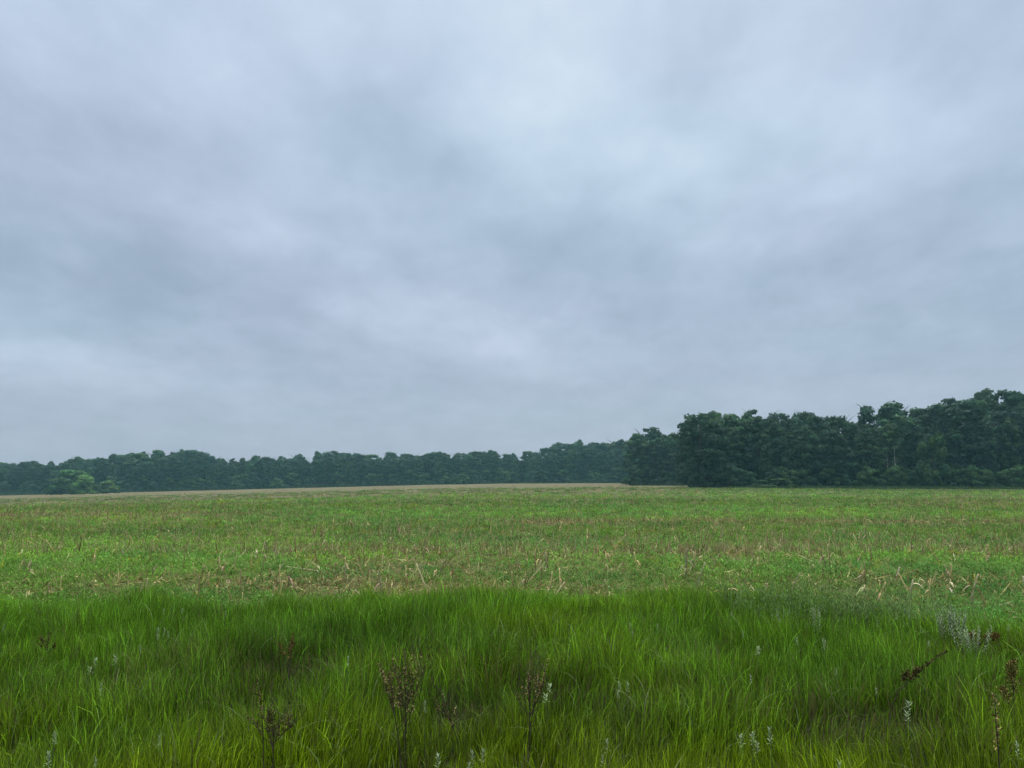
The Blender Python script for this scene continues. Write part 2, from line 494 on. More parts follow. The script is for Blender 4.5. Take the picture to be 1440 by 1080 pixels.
# ------------------------------------------------------------------ tubes for stems
def tube(pts, rads, sides=6, col=(0.3, 0.25, 0.15), colb=None, jitter=0.0):
    pts = [Vector(p) for p in pts]
    V = []; F = []; C = []
    n = len(pts)
    ph = random.uniform(0, 6.28)
    for i, p in enumerate(pts):
        t = (pts[min(i + 1, n - 1)] - pts[max(i - 1, 0)])
        if t.length < 1e-9: t = Vector((0, 0, 1))
        t.normalize()
        ref = Vector((1, 0, 0)) if abs(t.x) < 0.8 else Vector((0, 1, 0))
        u = t.cross(ref).normalized(); v = t.cross(u)
        f = i / (n - 1)
        cc = col if colb is None else tuple(col[k] * (1 - f) + colb[k] * f for k in range(3))
        for s in range(sides):
            a = ph + 2 * math.pi * s / sides
            r = rads[i] * (1 + random.uniform(-jitter, jitter))
            V.append(p + (u * math.cos(a) + v * math.sin(a)) * r)
            C.append(cc)
    for i in range(n - 1):
        for s in range(sides):
            s2 = (s + 1) % sides
            F.append((i * sides + s, i * sides + s2, (i + 1) * sides + s2, (i + 1) * sides + s))
    # closed ends with quads
    for base in (0, (n - 1) * sides):
        if sides == 6:
            F.append((base, base + 1, base + 2, base + 3)); F.append((base, base + 3, base + 4, base + 5))
        elif sides == 4:
            F.append((base, base + 1, base + 2, base + 3))
        elif sides == 8:
            F.append((base, base + 1, base + 2, base + 3)); F.append((base, base + 3, base + 4, base + 5)); F.append((base, base + 5, base + 6, base + 7))
    return (np.array([tuple(v) for v in V], dtype=np.float32), np.array(F, dtype=np.int32), np.array(C, dtype=np.float32))


def ribbon(pts, widths, side, col, colb=None):
    """curved flat strip (husk or leaf)"""
    V = []; F = []; C = []
    n = len(pts)
    for i, p in enumerate(pts):
        p = Vector(p); s = Vector(side).normalized() * widths[i] * 0.5
        f = i / (n - 1)
        cc = col if colb is None else tuple(col[k] * (1 - f) + colb[k] * f for k in range(3))
        V += [p - s, p + s]; C += [cc, cc]
    for i in range(n - 1):
        F.append((2 * i, 2 * i + 1, 2 * i + 3, 2 * i + 2))
    return (np.array([tuple(v) for v in V], dtype=np.float32), np.array(F, dtype=np.int32), np.array(C, dtype=np.float32))


# ------------------------------------------------------------------ corn stubble: single stalks
def stalk_meshes(seed, h, lean, tone, husks, thick=0.011, bend=0.0):
    random.seed(seed)
    pts = []; rads = []
    n = 8
    for i in range(n + 1):
        t = i / n
        pts.append((lean * h * t + bend * h * t * t, random.uniform(-.004, .004), h * t * math.sqrt(max(0.05, 1 - min(.9, lean * lean * 0.5)))))
        node = 1.22 if i % 3 == 0 else 1.0
        rads.append(thick * (1.1 - 0.35 * t) * node)
    V, F, C = tube(pts, rads, 6, tuple(0.6 * c for c in tone), tone, 0.06)
    ms = mesh_np('stalk', V, F, [M_STRAW], C)
    parts = []
    for k in range(husks):
        t = random.uniform(0.25, 1.0); i = int(t * n)
        p = Vector(pts[i]); a = random.uniform(0, 6.28); l = random.uniform(0.07, 0.16)
        dr = Vector((math.cos(a), math.sin(a), 0)); up = random.uniform(-0.2, 0.9)
        rp = []; ws = []
        for s in range(6):
            f = s / 5
            rp.append(p + dr * l * f + Vector((0, 0, l * (up * f - 1.25 * f * f))))
            ws.append(0.026 * math.sin(math.pi * min(0.97, 0.18 + 0.8 * f)) + 0.004)
        sd = Vector((-dr.y, dr.x, random.uniform(-.5, .5)))
        c = tuple(random.uniform(0.85, 1.3) * c for c in tone)
        parts.append(ribbon(rp, ws, sd, c, tuple(0.8 * q for q in c)))
    return ms, [mesh_np('husk', V, F, [M_STRAW], C) for V, F, C in parts]


TAN = (0.72, 0.58, 0.26); PALE = (0.82, 0.72, 0.38); BRN = (0.42, 0.31, 0.16); GRY = (0.46, 0.38, 0.22)
VAR = [stalk_meshes(1, 0.30, 0.10, TAN, 2), stalk_meshes(2, 0.22, 0.25, BRN, 3), stalk_meshes(3, 0.38, 0.05, BRN, 1),
       stalk_meshes(4, 0.26, -0.15, GRY, 3), stalk_meshes(5, 0.34, 0.55, TAN, 1), stalk_meshes(6, 0.18, 0.4, PALE, 3),
       stalk_meshes(7, 0.42, 0.15, GRY, 2, bend=0.2), stalk_meshes(8, 0.28, 0.9, PALE, 0), stalk_meshes(9, 0.24, 0.0, BRN, 4),
       stalk_meshes(10, 0.33, -0.3, TAN, 2, bend=0.3), stalk_meshes(12, 0.16, 0.2, GRY, 4), stalk_meshes(13, 0.2, -0.1, TAN, 4)]
GROUP_ST = 'cut corn stalks standing in the stubble strips'


def place_stalk(x, y, vi, s, rz, label, group=None, tilt=0.0, vmesh=None):
    ms, mh = vmesh or VAR[vi]
    o = bpy.data.objects.new('corn_stalk', ms)
    COL.objects.link(o)
    o.location = (x, y, gz(x, y) - 0.01)
    o.rotation_euler = (0, tilt, rz)
    o.scale = (s, s, s)
    tag(o, label, 'corn stalk', group)
    for hm_ in mh:
        c = bpy.data.objects.new('husk', hm_)
        COL.objects.link(c); c.parent = o
    return o


# named stalks: (px, row of foot, height m, lean, tone, husks, rz, label, thickness)
NAMED = [
    (455, 799, 0.28, 2.2, PALE, 0, math.pi, 'long pale fallen cornstalk, left one of a crossed pair', 0.016),
    (462, 802, 0.26, 0.9, TAN, 1, math.pi, 'short tan cornstalk leaning across a longer fallen pale one', 0.013),
    (540, 800, 0.34, 0.15, TAN, 2, 1.0, 'upright tan cornstalk with loose husks beside the crossed pair', 0.013),
    (605, 828, 0.46, 0.40, PALE, 1, math.pi, 'long pale cornstalk leaning left at the grass edge', 0.012),
    (577, 838, 0.22, 1.9, PALE, 1, math.pi, 'pale cornstalk fallen flat into the top of the grass', 0.012),
    (1143, 790, 0.36, 1.2, PALE, 0, math.pi, 'straight pale yellow cornstalk leaning steeply left in green weeds', 0.013),
    (1246, 812, 0.24, 0.35, (0.62, 0.53, 0.33), 0, 0.0, 'whitish short cut cornstalk with a bright slanted tip', 0.016),
    (1262, 836, 0.28, 0.35, (0.64, 0.55, 0.33), 3, 0.2, 'cornstalk with a big cream husk curling over its top', 0.015),
    (1206, 840, 0.24, -0.2, PALE, 5, 0.5, 'husky broken cornstalk over a brown litter heap right of centre', 0.014),
    (1020, 838, 0.18, 0.2, PALE, 4, 1.2, 'low cream husk bundle at the edge of the grass', 0.012),
    (1424, 834, 0.30, 0.10, (0.62, 0.53, 0.33), 3, 2.0, 'cream cornstalk with hanging husks nearest the right edge', 0.013),
    (1380, 846, 0.18, 1.5, PALE, 2, 0.2, 'pale cornstalk lying slanted in the green weeds far right', 0.012),
    (760, 816, 0.52, 0.05, BRN, 3, 0.0, 'tallest reddish brown cornstalk, upright near the middle', 0.010),
    (958, 812, 0.55, 0.08, GRY, 4, 0.4, 'tall grey weathered cornstalk with shredded husks', 0.017),
    (768, 800, 0.36, 0.1, GRY, 4, 2.2, 'dark grey cornstalk clump just right of the tallest brown stalk', 0.018),
    (858, 792, 0.30, -0.5, TAN, 4, 0.3, 'bent over cornstalk with arching tan husks', 0.015),
    (268, 797, 0.48, 0.06, BRN, 1, 0.1, 'thin lone brown cornstalk standing in green weeds at left', 0.009),
    (550, 765, 0.42, 0.1, GRY, 2, 0.1, 'lone grey cornstalk with dark top above the green weeds', 0.016),
    (1157, 806, 0.55, 0.0, BRN, 3, 0.1, 'tall brown cornstalk behind the leaning yellow one', 0.009),
    (1270, 776, 0.40, 0.1, BRN, 3, 0.1, 'brown leafy cornstalk standing in the weeds right of centre', 0.009),
]
for i, (px, py, h, lean, tone, hk, rz, lab, th) in enumerate(NAMED):
    d = 13.0
    for _ in range(12):
        zg = gz(at(px, d), d); d = (CAM_H - zg) * FPX / (py - HOR)
    mesh = stalk_meshes(100 + i, h, lean, tone, hk, th)
    place_stalk(at(px, d), d, 0, 1.0, rz, lab, vmesh=mesh)

# rows of stubble: the nearest as single things
cand = []
rows = np.arange(10.2, 62.0, 0.76)
for ry in rows:
    wd = 0.80 * ry + 2
    m = int(2 * wd / 0.30)
    xs = -wd + 2 * wd * rng.random(m)
    ys = ry + rng.normal(0, 0.10, m)
    b = brown_mask(xs, ys)
    dens = (b * 0.60 + 0.26) * (0.6 if ry < 40 else 0.9)
    k = rng.random(m) < dens
    k &= ys > verge_edge(xs) + 0.35
    for x_, y_ in zip(xs[k], ys[k]):
        cand.append((math.hypot(x_, y_), x_, y_))
cand.sort()
inview = [c for c in cand if abs(c[1]) < 0.70 * c[2]]
outview = [c for c in cand if abs(c[1]) >= 0.70 * c[2]]
NEAR = inview[:280]
random.seed(3)
for dd, x_, y_ in NEAR:
    vi = random.randrange(len(VAR))
    place_stalk(x_, y_, vi, random.uniform(0.7, 1.15), random.uniform(0, 6.28),
                'short cut cornstalk with dry husks among the weeds', GROUP_ST, tilt=random.uniform(-0.15, 0.15))


def build_far_stalks():
    rest = np.array([(c[1], c[2]) for c in (inview[280:] + outview)])
    # beyond the counted rows: one mass out to the woods
    n = 56000
    u = rng.random(n)
    d = 1.0 / (u / 17.0 + (1 - u) / 235.0)
    x = (rng.random(n) * 2 - 1) * (0.80 * d + 3)
    b = brown_mask(x, d)
    k = rng.random(n) < 0.33 + 0.67 * b
    X = np.concatenate([rest[:, 0], x[k]]); Y = np.concatenate([rest[:, 1], d[k]])
    n = len(X)
    h = rng.uniform(0.14, 0.42, n); lod = (Y / 25.0)
    w = rng.uniform(0.010, 0.018, n) * np.clip(lod, 1, 3) ** 0.8
    pal = np.array([[0.36, 0.27, 0.155], [0.22, 0.16, 0.10], [0.44, 0.36, 0.24], [0.24, 0.20, 0.15], [0.28, 0.19, 0.13]])
    c = np.array([1.35, 1.35, 1.1]) * pal[rng.choice(5, n, p=[.3, .2, .25, .15, .1])] * rng.uniform(0.55, 1.25, (n, 1))
    P = blades(X, Y, ground_z(X, Y), h, w, rng.uniform(0, 6.28, n), np.abs(rng.normal(.12, .3, n)), np.abs(rng.normal(0.1, .25, n)),
               c * 0.75, c, 2, face=rng.normal(0, 0.6, n))
    V, F, C = P
    tag(link('far_corn_stubble', mesh_np('far_corn_stubble', V, F, [M_STRAW], C)),
        'distant corn stubble, countless dry stalks fading to a tan band below the woods', 'stubble', kind='stuff')


build_far_stalks()


# ------------------------------------------------------------------ silver sage sprigs
def sage_meshes(seed, h, stems, spread, leafn=15, ll=0.066):
    random.seed(seed)
    sp = []; lp = []
    t0 = 0.84 if stems < 4 else 0.45
    for s in range(stems):
        a = random.uniform(0, 6.28); l = random.uniform(0.1, 1) * spread
        hh = h * random.uniform(0.75, 1.0) if stems > 1 else h
        bx, by = math.cos(a) * l * 0.35, math.sin(a) * l * 0.35
        tx, ty = math.cos(a) * l, math.sin(a) * l
        pts = [(bx + (tx - bx) * t, by + (ty - by) * t, hh * t) for t in (0, .33, .66, 1)]
        sp.append(tube(pts, [.003, .0028, .0024, .0015], 4, (.06, .09, .03), (.14, .18, .10)))
        for k in range(leafn):
            t = t0 + (1 - t0) * (k / leafn) ** 0.8
            p = Vector((bx + (tx - bx) * t, by + (ty - by) * t, hh * t))
            aa = k * 2.4 + random.uniform(-.4, .4)
            up = 0.10 + 1.3 * (t - t0) / (1 - t0)
            dr = Vector((math.cos(aa), math.sin(aa), up)).normalized()
            L_ = ll * random.uniform(0.7, 1.15) * (1.15 - 0.35 * t)
            sd = dr.cross(Vector((0, 0, 1))).normalized()
            L_ *= random.uniform(0.55, 1.0); pts2 = [p, p + dr * L_ * .5 + Vector((0, 0, .002)), p + dr * L_ + Vector((0, 0, -.006 * random.random()))]
            g = random.uniform(0.6, 1.1) * (0.6 + 0.5 * t)
            c = (0.38 * g, 0.46 * g, 0.26 * g)
            lp.append(ribbon(pts2, [.0035, .0105, .001], sd, c, tuple(1.1 * q for q in c)))
    V, F, C = merge(sp); a_ = mesh_np('sprig_stem', V, F, [M_SAGE], C)
    V, F, C = merge(lp); b_ = mesh_np('sprig_leaves', V, F, [M_SAGE], C)
    return a_, b_


SV = [sage_meshes(21, 0.5, 1, .05), sage_meshes(22, 0.5, 2, .06), sage_meshes(23, 0.5, 3, .09), sage_meshes(24, 0.5, 1, .08, 26, .055)]
SBIG = [sage_meshes(31, 0.5, 24, .20, 24, .058), sage_meshes(32, 0.5, 24, .27, 24, .056), sage_meshes(33, 0.52, 5, .07, 30, .05)]


def sage(px, py, mesh, label, group=None, ztip=0.57, s=1.0, name='silver_sage'):
    d = dist_for(py, ztip)
    x = at(px, d)
    zg = gz(x, d)
    r = empty(name, (x, d, zg), random.uniform(0, 6.28))
    href = 0.5
    k = (ztip - zg) / href
    r.scale = (s * k, s * k, k)
    tag(r, label, 'sage plant', group)
    link('stem', mesh[0], r); link('leaves', mesh[1], r)
    return r


sage(1313, 846, SBIG[0], 'tall bushy silver sage clump standing at the back edge of the grass', ztip=0.70)
sage(1342, 872, SBIG[1], 'wide silvery sage clump in front of the taller one, with brown stems below', ztip=0.64)
sage(1135, 848, SBIG[2], 'narrow upright silver sage spire in front of the grey-green weeds', ztip=0.68)
sage(1037, 1010, SV[2], 'large pale sage sprig low in the grass right of the middle', ztip=0.5, s=1.0)
sage(1048, 902, SV[3], 'spreading star-shaped sage sprig right of the middle', ztip=0.57, s=1.2)
sage(152, 912, SV[1], 'two-tipped silvery sage sprig in the grass at left', ztip=0.57, s=1.1)
sage(188, 912, SV[0], 'bright single sage sprig just right of a two-tipped one at left', ztip=0.57, s=1.1)
sage(1251, 966, SV[1], 'pale sage sprig in the grass below the leaning dark seed head', ztip=0.57)
sage(767, 944, SV[1], 'sage sprig leaning against the right side of a dead brown weed', ztip=0.57)
sage(2, 922, SV[2], 'silvery sage tuft cut off by the left edge of the picture', ztip=0.57)
sage(1283, 893, SV[0], 'small bright sage sprig directly above the leaning dark seed head', ztip=0.54)
sage(1388, 872, SV[3], 'low sage sprig in the grass right of the two big silver clumps', ztip=0.57)
random.seed(9)
for px, py in [(243, 850), (271, 849), (242, 875), (257, 880), (216, 898), (328, 854), (168, 950), (115, 1035), (105, 1010), (171, 1045),
               (255, 1016), (27, 872), (883, 868), (919, 870), (603, 970), (842, 1015), (627, 1036), (671, 1031), (868, 945),
               (500, 915), (1020, 853), (1032, 881), (1093, 850), (1106, 889), (1045, 939), (1158, 928), (1207, 955),
               (1247, 858), (1153, 1051), (1070, 1010), (1362, 1060), (1143, 890), (1080, 856), (1388, 1026), (1260, 850)]:
    sage(px, py, random.choice(SV), 'small single sprig of silvery sage poking through the green grass', 'small silver sage sprigs scattered in the grass',
         ztip=random.uniform(0.53, 0.60), s=random.uniform(0.55, 0.8))


# ------------------------------------------------------------------ dead brown weeds in the foreground
def seed_cluster(pts, rad, n, tone0, size=0.0075):
    """chaffy seed head wrapped round a polyline"""
    pts = [Vector(p) for p in pts]
    P = []; A = []; B = []; C = []
    for k in range(n):
        f = min(.999, (int(random.random() * 9) + random.gauss(.5, .22)) / 9) ; f = max(0, f) * (len(pts) - 1); i = int(f); f -= i
        p = pts[i].lerp(pts[min(i + 1, len(pts) - 1)], f)
        tt = (i + f) / (len(pts) - 1)
        r = rad * (math.sin(math.pi * min(.96, 0.12 + .84 * tt)) + .18) * random.random() ** .5 * random.choice((.6, 1, 1.5))
        q = Vector((random.gauss(0, 1), random.gauss(0, 1), random.gauss(0, 1))).normalized()
        p = p + q * r
        a = (q + Vector((0, 0, .8))).normalized() * size * random.uniform(.7, 1.5)
        b = a.cross(Vector((random.random(), random.random(), random.random()))).normalized() * size * random.uniform(.35, .7)
        g = .45 + 3.2 * random.random() ** 2.6
        tone = (tone0[0] * 1.0, tone0[1] * 1.08, tone0[2] * .62)
        P.append(tuple(p)); A.append(tuple(a)); B.append(tuple(b)); C.append(tuple(g * t for t in tone))
    return leaf_quads(np.array(P), np.array(A), np.array(B), np.array(C))


def dead_plant(name, label, px, d, h, heads, seed, lean=(0, 0), spread=0.14, tone=(0.20, 0.135, 0.105), stemc=(0.07, 0.052, 0.036),
               fork=0.35, headlen=0.45, n=120, rad=0.014, cat='dead weed', twigs=0, thick=0.0035):
    random.seed(seed)
    x = at(px, d); z = gz(x, d)
    h = h - max(0, z - .03) * .9
    r = empty(name, (x, d, z)); tag(r, label, cat)
    sp = []
    lx, ly = lean
    main = [Vector((lx * h * t * t, ly * h * t * t, h * t * (1 - .15 * abs(lx)))) for t in (0, .2, .4, .6, .8, 1)]
    sp.append(tube(main, [thick * (1 - .6 * i / 5) for i in range(6)], 6, stemc))
    lines = [main[3:]]
    for k in range(heads - 1):
        t0 = random.uniform(fork, fork + .35); i = t0 * 5; b = main[int(i)].lerp(main[int(i) + 1], i - int(i))
        a = random.uniform(0, 6.28); l = spread * random.uniform(.15, 1)
        top = max(b.z + .08, h * random.uniform(.62, 1.0))
        pts = []
        for s in range(5):
            f = s / 4
            pts.append(Vector((b.x + math.cos(a) * l * f ** .7 + lx * (top - b.z) * f, b.y + math.sin(a) * l * f ** .7 * .8 + ly * (top - b.z) * f, b.z + (top - b.z) * f)))
        sp.append(tube(pts, [thick * .65 * (1 - .55 * f / 4) for f in range(5)], 4, stemc))
        lines.append(pts[2:])
    for k in range(twigs):
        l0 = random.choice(lines); b = random.choice(l0); a = random.uniform(0, 6.28); q = random.uniform(.02, .07)
        sp.append(tube([b, b + Vector((math.cos(a) * q, math.sin(a) * q, q * .9)), b + Vector((math.cos(a) * q * 1.2, math.sin(a) * q * 1.2, q * 2))], [.0014, .0012, .0008], 4, stemc))
    V, F, C = merge(sp); link('stem', mesh_np('dead_stem', V, F, [M_DEAD], C), r)
    for pts in lines:
        k0 = 0 if headlen > .4 else len(pts) // 2
        V, F, C = seed_cluster([p + Vector((random.uniform(-.008, .008), random.uniform(-.008, .008), 0)) for p in pts[k0:]], rad * random.uniform(.8, 1.4), int(n * random.uniform(.45, .9)), tone)
        link('seed_head', mesh_np('seed_head', V, F, [M_DEAD], C), r)
    return r


dead_plant('dead_weed', 'large branching dead weed with pinkish brown seed heads left of centre', 578, 4.2, 0.81, 16, 41, (-.02, 0), .12, (0.24, 0.175, 0.125), n=45, twigs=50, rad=.009, fork=.22)
dead_plant('dead_weed', 'thin dead weed with dull pink seed spikes leaning left beside the large branching one', 572, 4.15, 0.78, 4, 42, (-.22, 0), .05, (0.21, 0.15, 0.11), n=110)
dead_plant('dead_weed', 'branching dead weed with tan seed tips and forked dark stem in the middle', 743, 4.3, 0.75, 15, 43, (.02, 0), .13, (0.23, 0.17, 0.115), n=38, twigs=45, rad=.008, fork=.25)
dead_plant('dead_weed', 'tall dark straight stem with one tan seed head in the right corner', 1367, 3.6, 0.75, 1, 44, (.01, 0), .05, (0.27, 0.20, 0.12), n=170, rad=.018, thick=.0055)
dead_plant('dock_plant', 'brown dock seed plume standing behind the straight stem at right', 1393, 4.6, 0.68, 4, 45, (.05, 0), .09, (0.20, 0.15, 0.085), n=240, rad=.024, cat='dock plant')
dead_plant('dock_plant', 'dark brown dock seed head bent far over to the right above green grass', 1225, 4.9, 0.72, 3, 46, (.80, 0), .06, (0.10, 0.07, 0.045), n=260, rad=.022, cat='dock plant')
dead_plant('dock_plant', 'small brown dock plant under the wide silver sage clump', 1352, 6.3, 0.52, 6, 47, (.03, 0), .18, (0.14, 0.085, 0.05), n=160, rad=.02, cat='dock plant')
dead_plant('dead_weed', 'slim dead stalk with a knobbly dark seed head at lower left', 390, 4.1, 0.70, 1, 48, (-.10, 0), .05, (0.14, 0.10, 0.07), n=150, rad=.014)
dead_plant('dead_weed', 'hazy twiggy brown weed low in the grass right of the slim knobbly stalk', 402, 4.1, 0.54, 12, 49, (0, 0), .14, (0.13, 0.095, 0.065), n=40, rad=.012, twigs=40)
dead_plant('dock_plant', 'reddish dock plant with three heads over a dark gap in the grass', 420, 5.6, 0.64, 4, 50, (.02, 0), .18, (0.15, 0.085, 0.05), n=120, rad=.016, cat='dock plant')
dead_plant('dead_weed', 'thin bare dark stem near the bottom left', 295, 3.7, 0.52, 1, 51, (-.02, 0), .03, (0.08, 0.06, 0.04), n=20, rad=.006)
dead_plant('dead_weed', 'low arching dead weed with dry tan twigs between the two branching weeds', 650, 4.5, 0.52, 7, 52, (-.45, 0), .12, (0.22, 0.17, 0.11), n=25, rad=.010, twigs=30)
dead_plant('dock_plant', 'faint brown dock plant in the grass at far left', 90, 6.4, 0.50, 5, 53, (0, 0), .2, (0.12, 0.09, 0.05), n=80, rad=.014, cat='dock plant')

# ------------------------------------------------------------------ trees
LEAF_T = np.array([0.058, 0.112, 0.060])


def crown_mesh(seed, H, Rr, base, lobes, per, leaf, tone, shape='oak'):
    """leaf clumps spread through an irregular crown; H total height, base = height where foliage starts"""
    r = np.random.default_rng(seed)
    parts = []
    ch = H - base
    for k in range(lobes):
        t = r.random() ** 0.85
        if shape == 'oak':
            prof = (0.62 + 0.38 * math.sin(math.pi * (0.15 + 0.62 * t))) if t < 0.72 else math.sqrt(max(0.02, 1 - ((t - .72) / .30) ** 2)) * 0.92
        elif shape == 'tall':
            prof = 0.72 * math.sqrt(max(0.02, 1 - (1.75 * (t - .42)) ** 2)) + .12
        else:
            prof = math.sqrt(max(0.02, 1 - t * t))
        a = r.uniform(0, 2 * math.pi); rr = Rr * prof * (0.35 + 0.70 * r.random() ** .5)
        cx, cy, cz = math.cos(a) * rr * 0.86, math.sin(a) * rr * 0.86, base + ch * t * r.uniform(.88, .97)
        lr = Rr * r.uniform(0.15, 0.30)
        n = int(per * r.uniform(.7, 1.3))
        q = r.normal(0, 1, (n, 3)); q /= np.linalg.norm(q, axis=1)[:, None]
        rad = r.random(n) ** 0.45
        P = np.stack([cx + q[:, 0] * rad * lr, cy + q[:, 1] * rad * lr, cz + q[:, 2] * rad * lr * 0.72], 1)
        nrm = q + r.normal(0, .6, (n, 3)) + np.array([0, 0, .5]); nrm /= np.linalg.norm(nrm, axis=1)[:, None]
        a_ = np.cross(nrm, r.normal(0, 1, (n, 3))); a_ /= np.linalg.norm(a_, axis=1)[:, None] + 1e-9
        b_ = np.cross(nrm, a_)
        s = leaf * r.uniform(.6, 1.4, n)
        light = r.uniform(.72, 1.3)
        hgt = 0.72 + 0.38 * t  # crown tops and clump uppersides lightened, shading put into the leaf colour
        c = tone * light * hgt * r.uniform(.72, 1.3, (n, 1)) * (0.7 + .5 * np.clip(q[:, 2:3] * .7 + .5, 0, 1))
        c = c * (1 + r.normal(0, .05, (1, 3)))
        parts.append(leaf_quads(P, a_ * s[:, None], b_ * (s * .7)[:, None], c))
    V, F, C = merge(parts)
    return mesh_np('crown', V, F, [M_CROWN], C)


def trunk_mesh(seed, H, r0, tone=(0.07, 0.065, 0.055), limbs=6, spread=.25):
    random.seed(seed)
    parts = []
    pts = [Vector((0, 0, -.3))]
    for i in range(1, 8):
        pts.append(Vector((random.uniform(-.02, .02) * H * i / 7, random.uniform(-.02, .02) * H * i / 7, H * .86 * i / 7)))
    parts.append(tube(pts, [r0 * (1.25 if i == 0 else 1 - .11 * i) for i in range(8)], 8, tone))
    for k in range(limbs):
        i = random.randint(2, 6); b = pts[i]; a = random.uniform(0, 6.28); l = H * random.uniform(.5, 1) * spread
        p = [b + Vector((math.cos(a) * l * f, math.sin(a) * l * f, l * .9 * f ** .8)) for f in (0, .35, .7, 1)]
        parts.append(tube(p, [r0 * .5 * (1 - .11 * i) * g for g in (1, .75, .45, .2)], 6, tone))
        for q in range(2):
            b2 = p[2]; a2 = a + random.uniform(-1, 1); l2 = l * .5
            p2 = [b2, b2 + Vector((math.cos(a2) * l2 * .5, math.sin(a2) * l2 * .5, l2 * .4)), b2 + Vector((math.cos(a2) * l2, math.sin(a2) * l2, l2 * .8))]
            parts.append(tube(p2, [r0 * .2, r0 * .13, r0 * .06], 4, tone))
    V, F, C = merge(parts)
    return mesh_np('trunk', V, F, [M_BARK], C)


# variants built at 14 m nominal height
TV = []
tones = [(1, 1, 1), (.9, .97, 1.05), (1.15, 1.1, .9), (.85, .9, 1.0), (1.05, 1.0, 1.0), (1.25, 1.2, .95), (.95, .95, 1.1), (1.1, 1.15, .95), (.88, .92, .98), (1.0, 1.05, .9)]
for k in range(10):
    shp = ['oak', 'oak', 'tall', 'oak', 'tall', 'oak', 'oak', 'tall', 'oak', 'oak'][k]
    Rr = 4.0 if shp == 'oak' else 3.0
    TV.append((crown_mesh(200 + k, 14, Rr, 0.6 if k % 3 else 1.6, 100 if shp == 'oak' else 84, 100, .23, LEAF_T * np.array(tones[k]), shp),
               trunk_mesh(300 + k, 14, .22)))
SH = []
for k in range(4):
    SH.append((crown_mesh(400 + k, 4, 2.6, .1, 26, 150, .17, LEAF_T * np.array([(1.15, 1.15, .9), (1, 1, 1), (1.3, 1.35, .9), (.9, 1, .95)][k]), 'bush'),
               trunk_mesh(420 + k, 4, .07, limbs=4)))
BR = (crown_mesh(450, 7, 4.2, .1, 44, 190, .22, np.array([0.095, 0.215, 0.070]), 'bush'), trunk_mesh(451, 6, .12, limbs=5))
BR3 = (crown_mesh(454, 5, 3.4, .1, 40, 190, .16, np.array([0.085, 0.160, 0.060]), 'bush'), trunk_mesh(455, 4, .1, limbs=5))
BR2 = (crown_mesh(452, 5, 3.4, .1, 40, 190, .16, np.array([0.135, 0.250, 0.075]), 'bush'), trunk_mesh(453, 4, .1, limbs=5))


def tree(name, mesh, x, y, sxy, sz, label, cat, group=None, rz=None):
    r = empty(name, (x, y, gz(x, y) - .05), random.uniform(0, 6.28) if rz is None else rz)
    r.scale = (sxy, sxy, sz)
    tag(r, label, cat, group)
    link('trunk', mesh[1], r); link('crown', mesh[0], r)
    return r


def interp(tab, px):
    return float(np.interp(px, [a for a, b in tab], [b for a, b in tab]))


# skyline of the woods (photo column, row), read off as heights above the ground at their distance
SKY_L = [(-260, 640), (-60, 645), (0, 648), (60, 650), (110, 645), (160, 640), (200, 634), (240, 631), (272, 633), (305, 644), (330, 646), (362, 641), (390, 644),
         (430, 638), (470, 637), (510, 637), (538, 642), (560, 634), (600, 634), (640, 635), (680, 631), (720, 634), (745, 633),
         (770, 627), (790, 625), (820, 620), (850, 621), (880, 617), (920, 612), (1000, 605)]
SKY_M = [(862, 616), (885, 607), (912, 601), (935, 607), (955, 608), (985, 600), (1010, 600)]
SKY_R = [(958, 592), (975, 581), (1000, 579), (1030, 577), (1060, 581), (1085, 576), (1110, 581), (1150, 580), (1180, 583), (1200, 581), (1215, 588), (1228, 576),
         (1250, 570), (1270, 567), (1300, 569), (1330, 560), (1350, 550), (1375, 550), (1400, 554), (1440, 556), (1500, 545), (1620, 550), (1760, 555)]


def dL(px):   # distance of the left wood's edge
    return float(np.interp(px, [-260, 0, 300, 600, 900, 1000], [215, 232, 240, 246, 238, 235]))


def dR(px):
    return float(np.interp(px, [955, 1440, 1760], [128, 124, 122]))


def need_h(px, top, x, y):
    return CAM_H + (HOR - top) / FPX * y - gz(x, y)


random.seed(77)
G_L = 'broadleaf trees of the distant wood beyond the field'
G_M = 'trees of the set-back wood in the notch'
G_R = 'broadleaf trees of the near wood on the right'
Lb_L = 'dark green broadleaf tree in the distant wood along the far side of the field'
Lb_R = 'dark broadleaf tree in the taller wood at the right side of the field'
special_L = {(0, 240): 'domed tree making the highest point of the distant left-hand skyline',
             (0, 272): 'round-topped tree just right of the highest dome in the distant left wood',
             (0, 540): 'dark narrow tree in the dip of the distant skyline at centre',
             (0, 820): 'pale green rounded tree at the right end of the distant wood'}


def wood(row_specs, x0, x1, sky, dfun, label, group, variants, wid, hmin=.75):
    out = []
    for ri, (dd, step, hscale) in enumerate(row_specs):
        px = x0 + random.uniform(0, step)
        while px < x1:
            d = dfun(px) + dd + random.uniform(-2, 2)
            x = at(px, d); top = interp(sky, px)
            H = max(4.0, need_h(px, top, x, d) * hscale * random.uniform(.88, 1.07))
            v = random.choice(variants)
            s = H / 14.0
            o = tree('broadleaf_tree', TV[v], x, d, s * wid * random.uniform(.7, 1.3), s, label, 'tree', group)
            out.append((px, ri, o))
            px += step * random.uniform(.75, 1.25)
    return out


